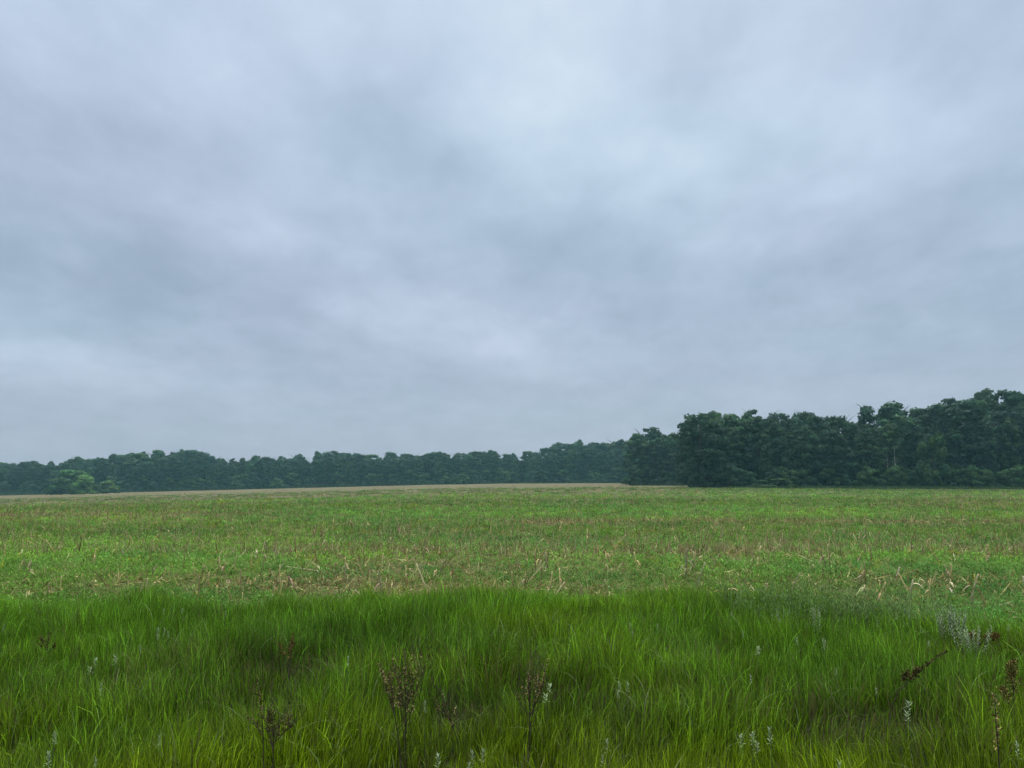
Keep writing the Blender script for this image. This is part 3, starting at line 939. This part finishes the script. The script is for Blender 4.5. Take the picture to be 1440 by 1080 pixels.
allv = list(range(10))
Lw = wood([(0, 26, .82), (6, 26, .96), (13, 24, 1.0), (21, 30, .97)], -230, 905, SKY_L, dL, Lb_L, G_L, allv, 1.28)
Mw = wood([(0, 26, .9), (5, 24, 1.0), (11, 26, .97)], 882, 1030, SKY_M, lambda p: 172.0, 'dark broadleaf tree in the set-back wood in the notch between the two tree lines', G_M, allv, 1.15)
Rw = wood([(1, 42, .80), (5, 38, .97), (10, 36, 1.0), (17, 44, .98)], 975, 1720, SKY_R, dR, Lb_R, G_R, allv, 1.05)


def nearest(ws, px, label, rows_ok=(0, 1, 2, 3)):
    c = sorted([w for w in ws if w[1] in rows_ok and 'own' not in w[2]], key=lambda w: abs(w[0] - px))
    o = c[0][2]; o['label'] = label; o['own'] = 1
    if 'group' in o: del o['group']
    return o


for px, lab in [(240, 'domed tree forming the highest point of the distant left skyline'),
                (272, 'round-topped tree just right of the highest dome in the distant wood'),
                (558, 'tree rising right of the dip in the distant skyline at centre'),
                (680, 'slightly raised pointed tree in the distant skyline right of centre'),
                (820, 'rounded tree topping the right end of the distant wood')]:
    nearest(Lw, px, lab, (2,))
for px, lab in [(1033, 'tree with a dense round top just right of the wood corner tree'),
                (1196, 'rounded tree just left of the deep notch in the right-hand skyline'),
                (1350, 'tallest tree in the right-hand wood, its ragged top highest of all'),
                (1375, 'broad tree directly right of the tallest one in the right-hand wood')]:
    nearest(Rw, px, lab, (2,))
for o in list(COL.objects):
    if 'own' in o: del o['own']

# corner tree of the right wood: open oak crown with sky showing through at its left
CR = (crown_mesh(501, 14, 4.4, 1.0, 70, 105, .25, LEAF_T * np.array([.95, .98, 1.0]), 'oak'), trunk_mesh(502, 14, .3, limbs=9, spread=.3))
x = at(985, 127); tree('oak_tree', CR, x, 127, 1.0, need_h(985, 580, x, 127) / 14, 'corner oak of the right-hand wood with sky gaps in its upper left crown', 'tree', rz=.5)
x = at(1250, 131); tree('oak_tree', (crown_mesh(503, 14, 5.0, 4.0, 44, 100, .25, LEAF_T * np.array([.8, .9, 1.0]), 'oak'), CR[1]), x, 134, 1.0, need_h(1255, 568, x, 134) / 14,
                        'dark open-crowned oak right of the notch in the right-hand skyline', 'tree', rz=1.5)

# understorey
random.seed(78)
for px in np.arange(-220, 900, 21):
    p = px + random.uniform(-8, 8); d = dL(p) - 3.2 + random.uniform(-1, 1)
    x = at(p, d); s = random.uniform(.75, 1.25)
    tree('shrub', random.choice(SH), x, d, s * 1.1, s, 'dark bushy shrub along the foot of the distant wood', 'shrub', 'shrubs along the foot of the distant wood')
for px in np.arange(890, 965, 20):
    d = 169; x = at(px, d); s = random.uniform(.8, 1.2)
    tree('shrub', random.choice(SH), x, d, s, s, 'shrub at the foot of the set-back wood in the notch', 'shrub', 'shrubs at the foot of the notch wood')
for px in np.arange(972, 1720, 27):
    p = px + random.uniform(-8, 8); d = dR(p) - 2.2 + random.uniform(-.8, .8)
    x = at(p, d); s = random.uniform(.55, 1.15)
    tree('shrub', random.choice(SH), x, d, s, s, 'dark shrub along the foot of the taller right-hand wood', 'shrub', 'shrubs along the foot of the right-hand wood')

# singled-out bushes
def bush(px, d, mesh, w, h, nomw, nomh, label):
    x = at(px, d)
    tree('bush', mesh, x, d, w / nomw, h / nomh, label, 'bush')


bush(108, 208, BR, 12.0, 6.9, 8.4, 7, 'larger mid green bush standing out before the distant wood at left')
bush(125, 202, BR2, 7.2, 4.9, 6.8, 5, 'rounder light green bush in front of the larger green one at left')
bush(155, 206, BR2, 6.4, 3.4, 6.8, 5, 'small low green bush right of the light green round bush')
bush(83, 206, SH[3], 6.0, 4.0, 5.2, 4, 'dark low bush left of the mid green bush by the distant wood')
bush(650, 236, BR3, 6.0, 3.2, 6.8, 5, 'low pale green bush at the foot of the distant wood right of centre')
bush(628, 238, BR3, 4.5, 2.6, 6.8, 5, 'smallest pale bush at the foot of the distant wood')
bush(392, 233, BR3, 5.0, 3.0, 6.8, 5, 'low green bush at the foot of the distant wood left of centre')
bush(1255, 121.5, BR3, 4.0, 3.6, 6.8, 5, 'yellowish green bush before the dark trunks of the right-hand wood')
bush(1310, 122, SH[2], 6.4, 8.6, 5.2, 4, 'lighter green sapling bush reaching halfway up the right-hand wood')
bush(1370, 121, SH[2], 5.2, 3.6, 5.2, 4, 'light green low bush at the foot of the right-hand wood, far right')
bush(1085, 121, SH[2], 8.0, 1.6, 5.2, 4, 'long low green thicket at the foot of the right-hand wood')

# dead pale snag in the right wood
snag = trunk_mesh(601, 10, .10, (0.30, 0.29, 0.26), limbs=3, spread=.12)
for px, dd_, s, lab in [(1255, 122.8, .75, 'pale bare trunk standing at the front of the right-hand wood'), (1247, 123.6, .68, 'thinner pale trunk just left of the other bare one')]:
    o = link('dead_tree', snag); xx = at(px, dd_)
    o.location = (xx, dd_, gz(xx, dd_)); o.scale = (s, s, s); o.rotation_euler = (0, .04, px)
    tag(o, lab, 'dead tree')


# inside of the woods: undergrowth closing the view between the trunks
def undergrowth(name, x0, x1, dfun, hgt, lab, n):
    px = rng.uniform(x0, x1, n); d = np.array([dfun(p) for p in px]) + rng.uniform(6, 30, n)
    x = (px - 720) / FPX * d
    z = ground_z(x, d) + rng.random(n) * hgt
    c = LEAF_T * rng.uniform(.4, .9, (n, 1)); a = rand_dir(n); b = np.cross(a, rand_dir(n)); b /= np.linalg.norm(b, axis=1)[:, None] + 1e-9
    sz = rng.uniform(.25, .6, n)[:, None]
    V, F, C = leaf_quads(np.stack([x, d, z], 1), a * sz, b * sz * .7, c)
    tag(link(name, mesh_np(name, V, F, [M_CROWN], C)), lab, 'undergrowth', kind='stuff')


undergrowth('undergrowth', -260, 905, dL, 7.5, 'dark undergrowth between the trunks of the distant wood', 70000)
undergrowth('undergrowth', 885, 1740, lambda p: 172.0 if p < 965 else dR(p), 9.0, 'dark undergrowth between the trunks of the taller right-hand wood', 42000)


# green grass strip below the right wood
def strip_grass():
    n = 16000
    px = rng.uniform(1020, 1720, n); d = rng.uniform(113, 121.5, n)
    x = (px - 720) / FPX * d
    keep = rng.random(n) < 0.25 + 0.75 * sstep(1060, 1200, px)
    x = x[keep]; d = d[keep]; n = len(x)
    c = np.array([0.085, 0.15, 0.05]) * rng.uniform(.6, 1.3, (n, 1))
    V, F, C = blades(x, d, ground_z(x, d), rng.uniform(.25, .6, n), rng.uniform(.05, .10, n), rng.uniform(0, 6.28, n), rng.uniform(0, .3, n), rng.uniform(0, .4, n), c * .6, c, 2)
    tag(link('field_edge_grass', mesh_np('field_edge_grass', V, F, [M_GRASS], C)), 'green strip of rank grass below the right-hand wood', 'grass', kind='stuff')


strip_grass()


def foot_weeds():
    n = 26000
    px = rng.uniform(-240, 960, n); d = np.where(px < 885, np.interp(px, [-260, 0, 300, 600, 900], [215, 232, 240, 246, 238]) - rng.uniform(3.0, 9, n), rng.uniform(163, 169, n))
    x = (px - 720) / FPX * d
    keep = rng.random(n) < 0.2 + 0.8 * sstep(.35, .6, vnoise(x, x * 0, 9.0, 2))
    x = x[keep]; d = d[keep]; n = len(x)
    c = np.array([0.085, 0.14, 0.06]) * rng.uniform(.5, 1.3, (n, 1))
    V, F, C = blades(x, d, ground_z(x, d), rng.uniform(.3, 1.1, n) * vnoise(x, d, 5, 1) * 1.6, rng.uniform(.10, .22, n), rng.uniform(0, 6.28, n), rng.uniform(0, .3, n), rng.uniform(0, .4, n), c * .6, c, 2)
    tag(link('tall_weeds', mesh_np('tall_weeds', V, F, [M_GRASS], C)), 'ragged fringe of tall weeds where the field meets the distant wood', 'weeds', kind='stuff')


foot_weeds()


# ------------------------------------------------------------------ sky
def pix_dir(px, py):
    u = (px - 720) / FPX; v = (540 - py) / FPX
    y = math.cos(PITCH) - v * math.sin(PITCH); z = math.sin(PITCH) + v * math.cos(PITCH)
    n = math.sqrt(u * u + y * y + z * z)
    return math.atan2(u, y), math.asin(z / n)


def build_world():
    w = bpy.data.worlds.new('World'); scene.world = w; w.use_nodes = True
    nt = w.node_tree; N = nt.nodes; L = nt.links
    for n in list(N): N.remove(n)
    out = N.new('ShaderNodeOutputWorld'); bg = N.new('ShaderNodeBackground')
    bg.inputs['Strength'].default_value = 0.1
    sky = N.new('ShaderNodeTexSky'); sky.sky_type = 'NISHITA'; sky.sun_disc = False
    sky.sun_elevation = R(SUN_EL); sky.sun_rotation = R(SUN_AZ)
    sky.air_density = 1.0; sky.dust_density = 2.0; sky.ozone_density = 1.0
    tc = N.new('ShaderNodeTexCoord')
    sep = N.new('ShaderNodeSeparateXYZ'); L.new(tc.outputs['Generated'], sep.inputs[0])

    def M(op, a, b=None, c=None, clamp=False):
        n = N.new('ShaderNodeMath'); n.operation = op; n.use_clamp = clamp
        for i, q in enumerate((a, b, c)):
            if q is None: continue
            if isinstance(q, (int, float)): n.inputs[i].default_value = q
            else: L.new(q, n.inputs[i])
        return n.outputs[0]

    X, Y, Z = sep.outputs
    az = M('ARCTAN2', X, Y); el = M('ARCSINE', Z)
    # cloud sheet coordinates (a layer overhead)
    zz = M('ADD', M('MAXIMUM', Z, 0.0), 0.22)
    cu = M('DIVIDE', X, zz); cv = M('DIVIDE', Y, zz)
    cc = N.new('ShaderNodeCombineXYZ'); L.new(cu, cc.inputs[0]); L.new(cv, cc.inputs[1])

    def noise(vec, scale, detail, rough=.5, loc=(0, 0, 0), sc=(1, 1, 1), rz=0.0, dist=0.0):
        mp = N.new('ShaderNodeMapping'); L.new(vec, mp.inputs[0])
        mp.inputs['Location'].default_value = loc; mp.inputs['Scale'].default_value = sc; mp.inputs['Rotation'].default_value = (0, 0, rz)
        nz = N.new('ShaderNodeTexNoise'); nz.inputs['Scale'].default_value = scale; nz.inputs['Detail'].default_value = detail
        nz.inputs['Roughness'].default_value = rough; nz.inputs['Distortion'].default_value = dist
        L.new(mp.outputs[0], nz.inputs['Vector'])
        return nz.outputs[0]

    n1 = noise(cc.outputs[0], 1.3, 5, .5, (3.1, 1.7, 0), (1, .8, 1), .5, .4)
    n2 = noise(cc.outputs[0], 3.6, 5, .52, (7.7, 2.2, 4), (1, .8, 1), .6, .3)
    n3 = noise(cc.outputs[0], 8.5, 6, .55, (1.7, 9.2, 7), (1, .7, 1), .4, .2)
    wx = noise(cc.outputs[0], 2.2, 3, .5, (0, 0, 11)); wy = noise(cc.outputs[0], 2.2, 3, .5, (0, 0, 23))
    aw = M('ADD', az, M('MULTIPLY', M('SUBTRACT', wx, .5), .20))
    ew = M('ADD', el, M('MULTIPLY', M('SUBTRACT', wy, .5), .12))
    ae = N.new('ShaderNodeCombineXYZ'); L.new(aw, ae.inputs[0]); L.new(ew, ae.inputs[1])
    # cloud forms: (px, py, half-width px, half-height px, rotation deg, amount)
    B = [(780, 160, 230, 120, 0, .36), (930, 245, 210, 90, -8, .30), (1165, 170, 190, 150, 20, .28), (690, 295, 170, 90, 20, .22),
         (350, 70, 190, 110, 30, .22), (20, 20, 260, 130, 0, .15), (600, 462, 380, 60, -3, .28), (110, 528, 330, 48, -3, .34),
         (400, 300, 260, 90, 0, .14), (1330, 190, 200, 120, 0, .10), (640, 20, 400, 120, 0, .10), (740, 525, 200, 35, 0, .12), (330,400,140,40,0,.1),
         (1090, 345, 200, 60, -5, .08), (700, 480, 120, 30, -10, .12),
         (90, 385, 360, 110, 8, -.30), (350, 425, 300, 70, -5, -.26), (560, 215, 460, 90, -28, -.24), (800, 345, 300, 80, -18, -.22),
         (1060, 390, 420, 80, 3, -.20), (180, 210, 330, 120, -10, -.18), (40, 95, 140, 70, 0, -.12), (1360, 290, 260, 100, 0, -.14),
         (1050, 55, 240, 80, 10, -.10), (900, 470, 380, 60, 0, -.12), (500, 545, 420, 40, 0, -.10), (330, 500, 240, 28, -3, -.12), (1250, 480, 360, 80, 0, -.10),
         (620, 390, 260, 50, -5, -.14)]
    acc = None
    for px, py, sx, sy, rot, amp in B:
        a0, e0 = pix_dir(px, py)
        mp = N.new('ShaderNodeMapping'); mp.vector_type = 'TEXTURE'
        mp.inputs['Location'].default_value = (a0, e0, 0); mp.inputs['Rotation'].default_value = (0, 0, R(rot))
        mp.inputs['Scale'].default_value = (sx / FPX * 0.95, sy / FPX * 1.0, 1)
        L.new(ae.outputs[0], mp.inputs[0])
        g = N.new('ShaderNodeTexGradient'); g.gradient_type = 'SPHERICAL'; L.new(mp.outputs[0], g.inputs[0])
        mr = N.new('ShaderNodeMapRange'); mr.interpolation_type = 'SMOOTHSTEP'; mr.inputs[3].default_value = 0; mr.inputs[4].default_value = amp * (0.66 if amp > 0 else 0.52)
        L.new(g.outputs['Fac'], mr.inputs[0])
        acc = mr.outputs[0] if acc is None else M('ADD', acc, mr.outputs[0])
    # overall brightness: rises with elevation
    hgt = N.new('ShaderNodeMapRange'); hgt.inputs[1].default_value = 0.0; hgt.inputs[2].default_value = 0.62
    hgt.inputs[3].default_value = 0.36; hgt.inputs[4].default_value = 0.74
    L.new(el, hgt.inputs[0])
    damp = N.new('ShaderNodeMapRange'); damp.inputs[1].default_value = 0.02; damp.inputs[2].default_value = 0.2
    damp.inputs[3].default_value = 0.40; damp.inputs[4].default_value = 1.0; L.new(el, damp.inputs[0])
    nn = M('ADD', M('MULTIPLY', M('SUBTRACT', n1, .5), .20), M('ADD', M('MULTIPLY', M('SUBTRACT', n2, .5), .36), M('MULTIPLY', M('SUBTRACT', n3, .5), .36)))
    val = M('ADD', M('ADD', hgt.outputs[0], M('MULTIPLY', nn, damp.outputs[0])), acc)
    ramp = N.new('ShaderNodeValToRGB')
    ramp.color_ramp.interpolation = 'LINEAR'
    els = ramp.color_ramp.elements

    def lin(r, g, b):
        f = lambda c: ((c / 255 + .055) / 1.055) ** 2.4 if c > 10 else c / 255 / 12.92
        return (f(r), f(g), f(b), 1)
    els[0].position = 0.0; els[0].color = lin(140, 159, 179)
    els[1].position = 1.0; els[1].color = lin(212, 228, 242)
    for pos, col in ((.3, (157, 176, 198)), (.55, (177, 195, 217)), (.8, (197, 214, 235))):
        e = els.new(pos); e.color = lin(*col)
    L.new(val, ramp.inputs[0])
    # faint lavender / aqua drift
    hue = noise(cc.outputs[0], 1.0, 2, .5, (5, 5, 31))
    tint = N.new('ShaderNodeValToRGB')
    tint.color_ramp.elements[0].position = .35; tint.color_ramp.elements[0].color = (.965, 1.01, 1.0, 1)
    tint.color_ramp.elements[1].position = .65; tint.color_ramp.elements[1].color = (1.015, .995, 1.005, 1)
    L.new(hue, tint.inputs[0])
    mu = N.new('ShaderNodeMix'); mu.data_type = 'RGBA'; mu.blend_type = 'MULTIPLY'; mu.inputs[0].default_value = 1
    L.new(ramp.outputs[0], mu.inputs[6]); L.new(tint.outputs[0], mu.inputs[7])
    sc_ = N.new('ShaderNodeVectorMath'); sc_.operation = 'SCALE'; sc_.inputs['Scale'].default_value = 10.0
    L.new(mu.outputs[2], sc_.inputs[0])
    zen = N.new('ShaderNodeMapRange'); zen.interpolation_type = 'SMOOTHSTEP'  # sky above the view brightened to add light on the ground
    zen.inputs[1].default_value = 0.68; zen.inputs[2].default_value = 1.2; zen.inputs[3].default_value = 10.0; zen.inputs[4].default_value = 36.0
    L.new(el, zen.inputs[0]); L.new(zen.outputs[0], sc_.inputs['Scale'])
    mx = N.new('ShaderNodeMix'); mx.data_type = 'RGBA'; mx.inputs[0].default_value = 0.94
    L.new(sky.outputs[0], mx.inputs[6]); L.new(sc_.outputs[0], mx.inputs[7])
    # warm tint added to the unseen sky overhead, offsetting the blue skylight
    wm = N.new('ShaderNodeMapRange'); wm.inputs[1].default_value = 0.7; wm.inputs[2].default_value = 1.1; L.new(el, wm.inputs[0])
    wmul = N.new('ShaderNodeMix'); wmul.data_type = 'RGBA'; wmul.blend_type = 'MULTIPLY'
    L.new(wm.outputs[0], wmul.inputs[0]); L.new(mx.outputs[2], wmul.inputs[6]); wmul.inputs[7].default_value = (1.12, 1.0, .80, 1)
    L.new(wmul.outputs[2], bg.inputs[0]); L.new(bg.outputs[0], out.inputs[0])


SUN_EL = 52.0
SUN_AZ = 12.0      # clockwise from +Y: ahead and a little right, behind the brighter cloud
build_world()

sd = bpy.data.lights.new('sun', 'SUN'); sd.energy = 1.5; sd.angle = R(28); sd.color = (1.0, .93, .80)
so = bpy.data.objects.new('sun', sd); COL.objects.link(so)
dirv = Vector((math.sin(R(SUN_AZ)) * math.cos(R(SUN_EL)), math.cos(R(SUN_AZ)) * math.cos(R(SUN_EL)), math.sin(R(SUN_EL))))
so.rotation_euler = dirv.to_track_quat('Z', 'Y').to_euler(); so.location = (0, 0, 30)

# ------------------------------------------------------------------ damp air over the far half of the field
hm, hnt = new_mat('damp_air')
ho = hnt.nodes.new('ShaderNodeOutputMaterial'); hv = hnt.nodes.new('ShaderNodeVolumeScatter')
hv.inputs['Color'].default_value = (0.42, 0.88, 0.95, 1); hv.inputs['Density'].default_value = 0.00070; hv.inputs['Anisotropy'].default_value = 0.1
hnt.links.new(hv.outputs[0], ho.inputs['Volume'])
hb = np.array([[sx * 420, y_, z_] for sx in (-1, 1) for y_ in (40, 420) for z_ in (-22, 42)], dtype=np.float32)
hf = np.array([[0, 1, 3, 2], [4, 6, 7, 5], [0, 4, 5, 1], [2, 3, 7, 6], [0, 2, 6, 4], [1, 5, 7, 3]])
tag(link('haze', mesh_np('haze', hb, hf, [hm])), 'thin blue haze in front of the woods', 'haze', kind='structure')

# ------------------------------------------------------------------ camera
cd = bpy.data.cameras.new('camera'); cd.sensor_width = 36; cd.lens = 36 * FPX / 1440
cd.clip_start = 0.1; cd.clip_end = 9000
co = bpy.data.objects.new('camera', cd); COL.objects.link(co)
co.location = (0, 0, CAM_H); co.rotation_euler = (R(90) + PITCH, 0, 0)
scene.camera = co

scene.render.engine = 'CYCLES'
scene.cycles.max_bounces = 4; scene.cycles.diffuse_bounces = 2; scene.cycles.transmission_bounces = 2
scene.cycles.use_denoising = True
scene.view_settings.view_transform = 'Standard'; scene.view_settings.look = 'None'; scene.view_settings.exposure = 0
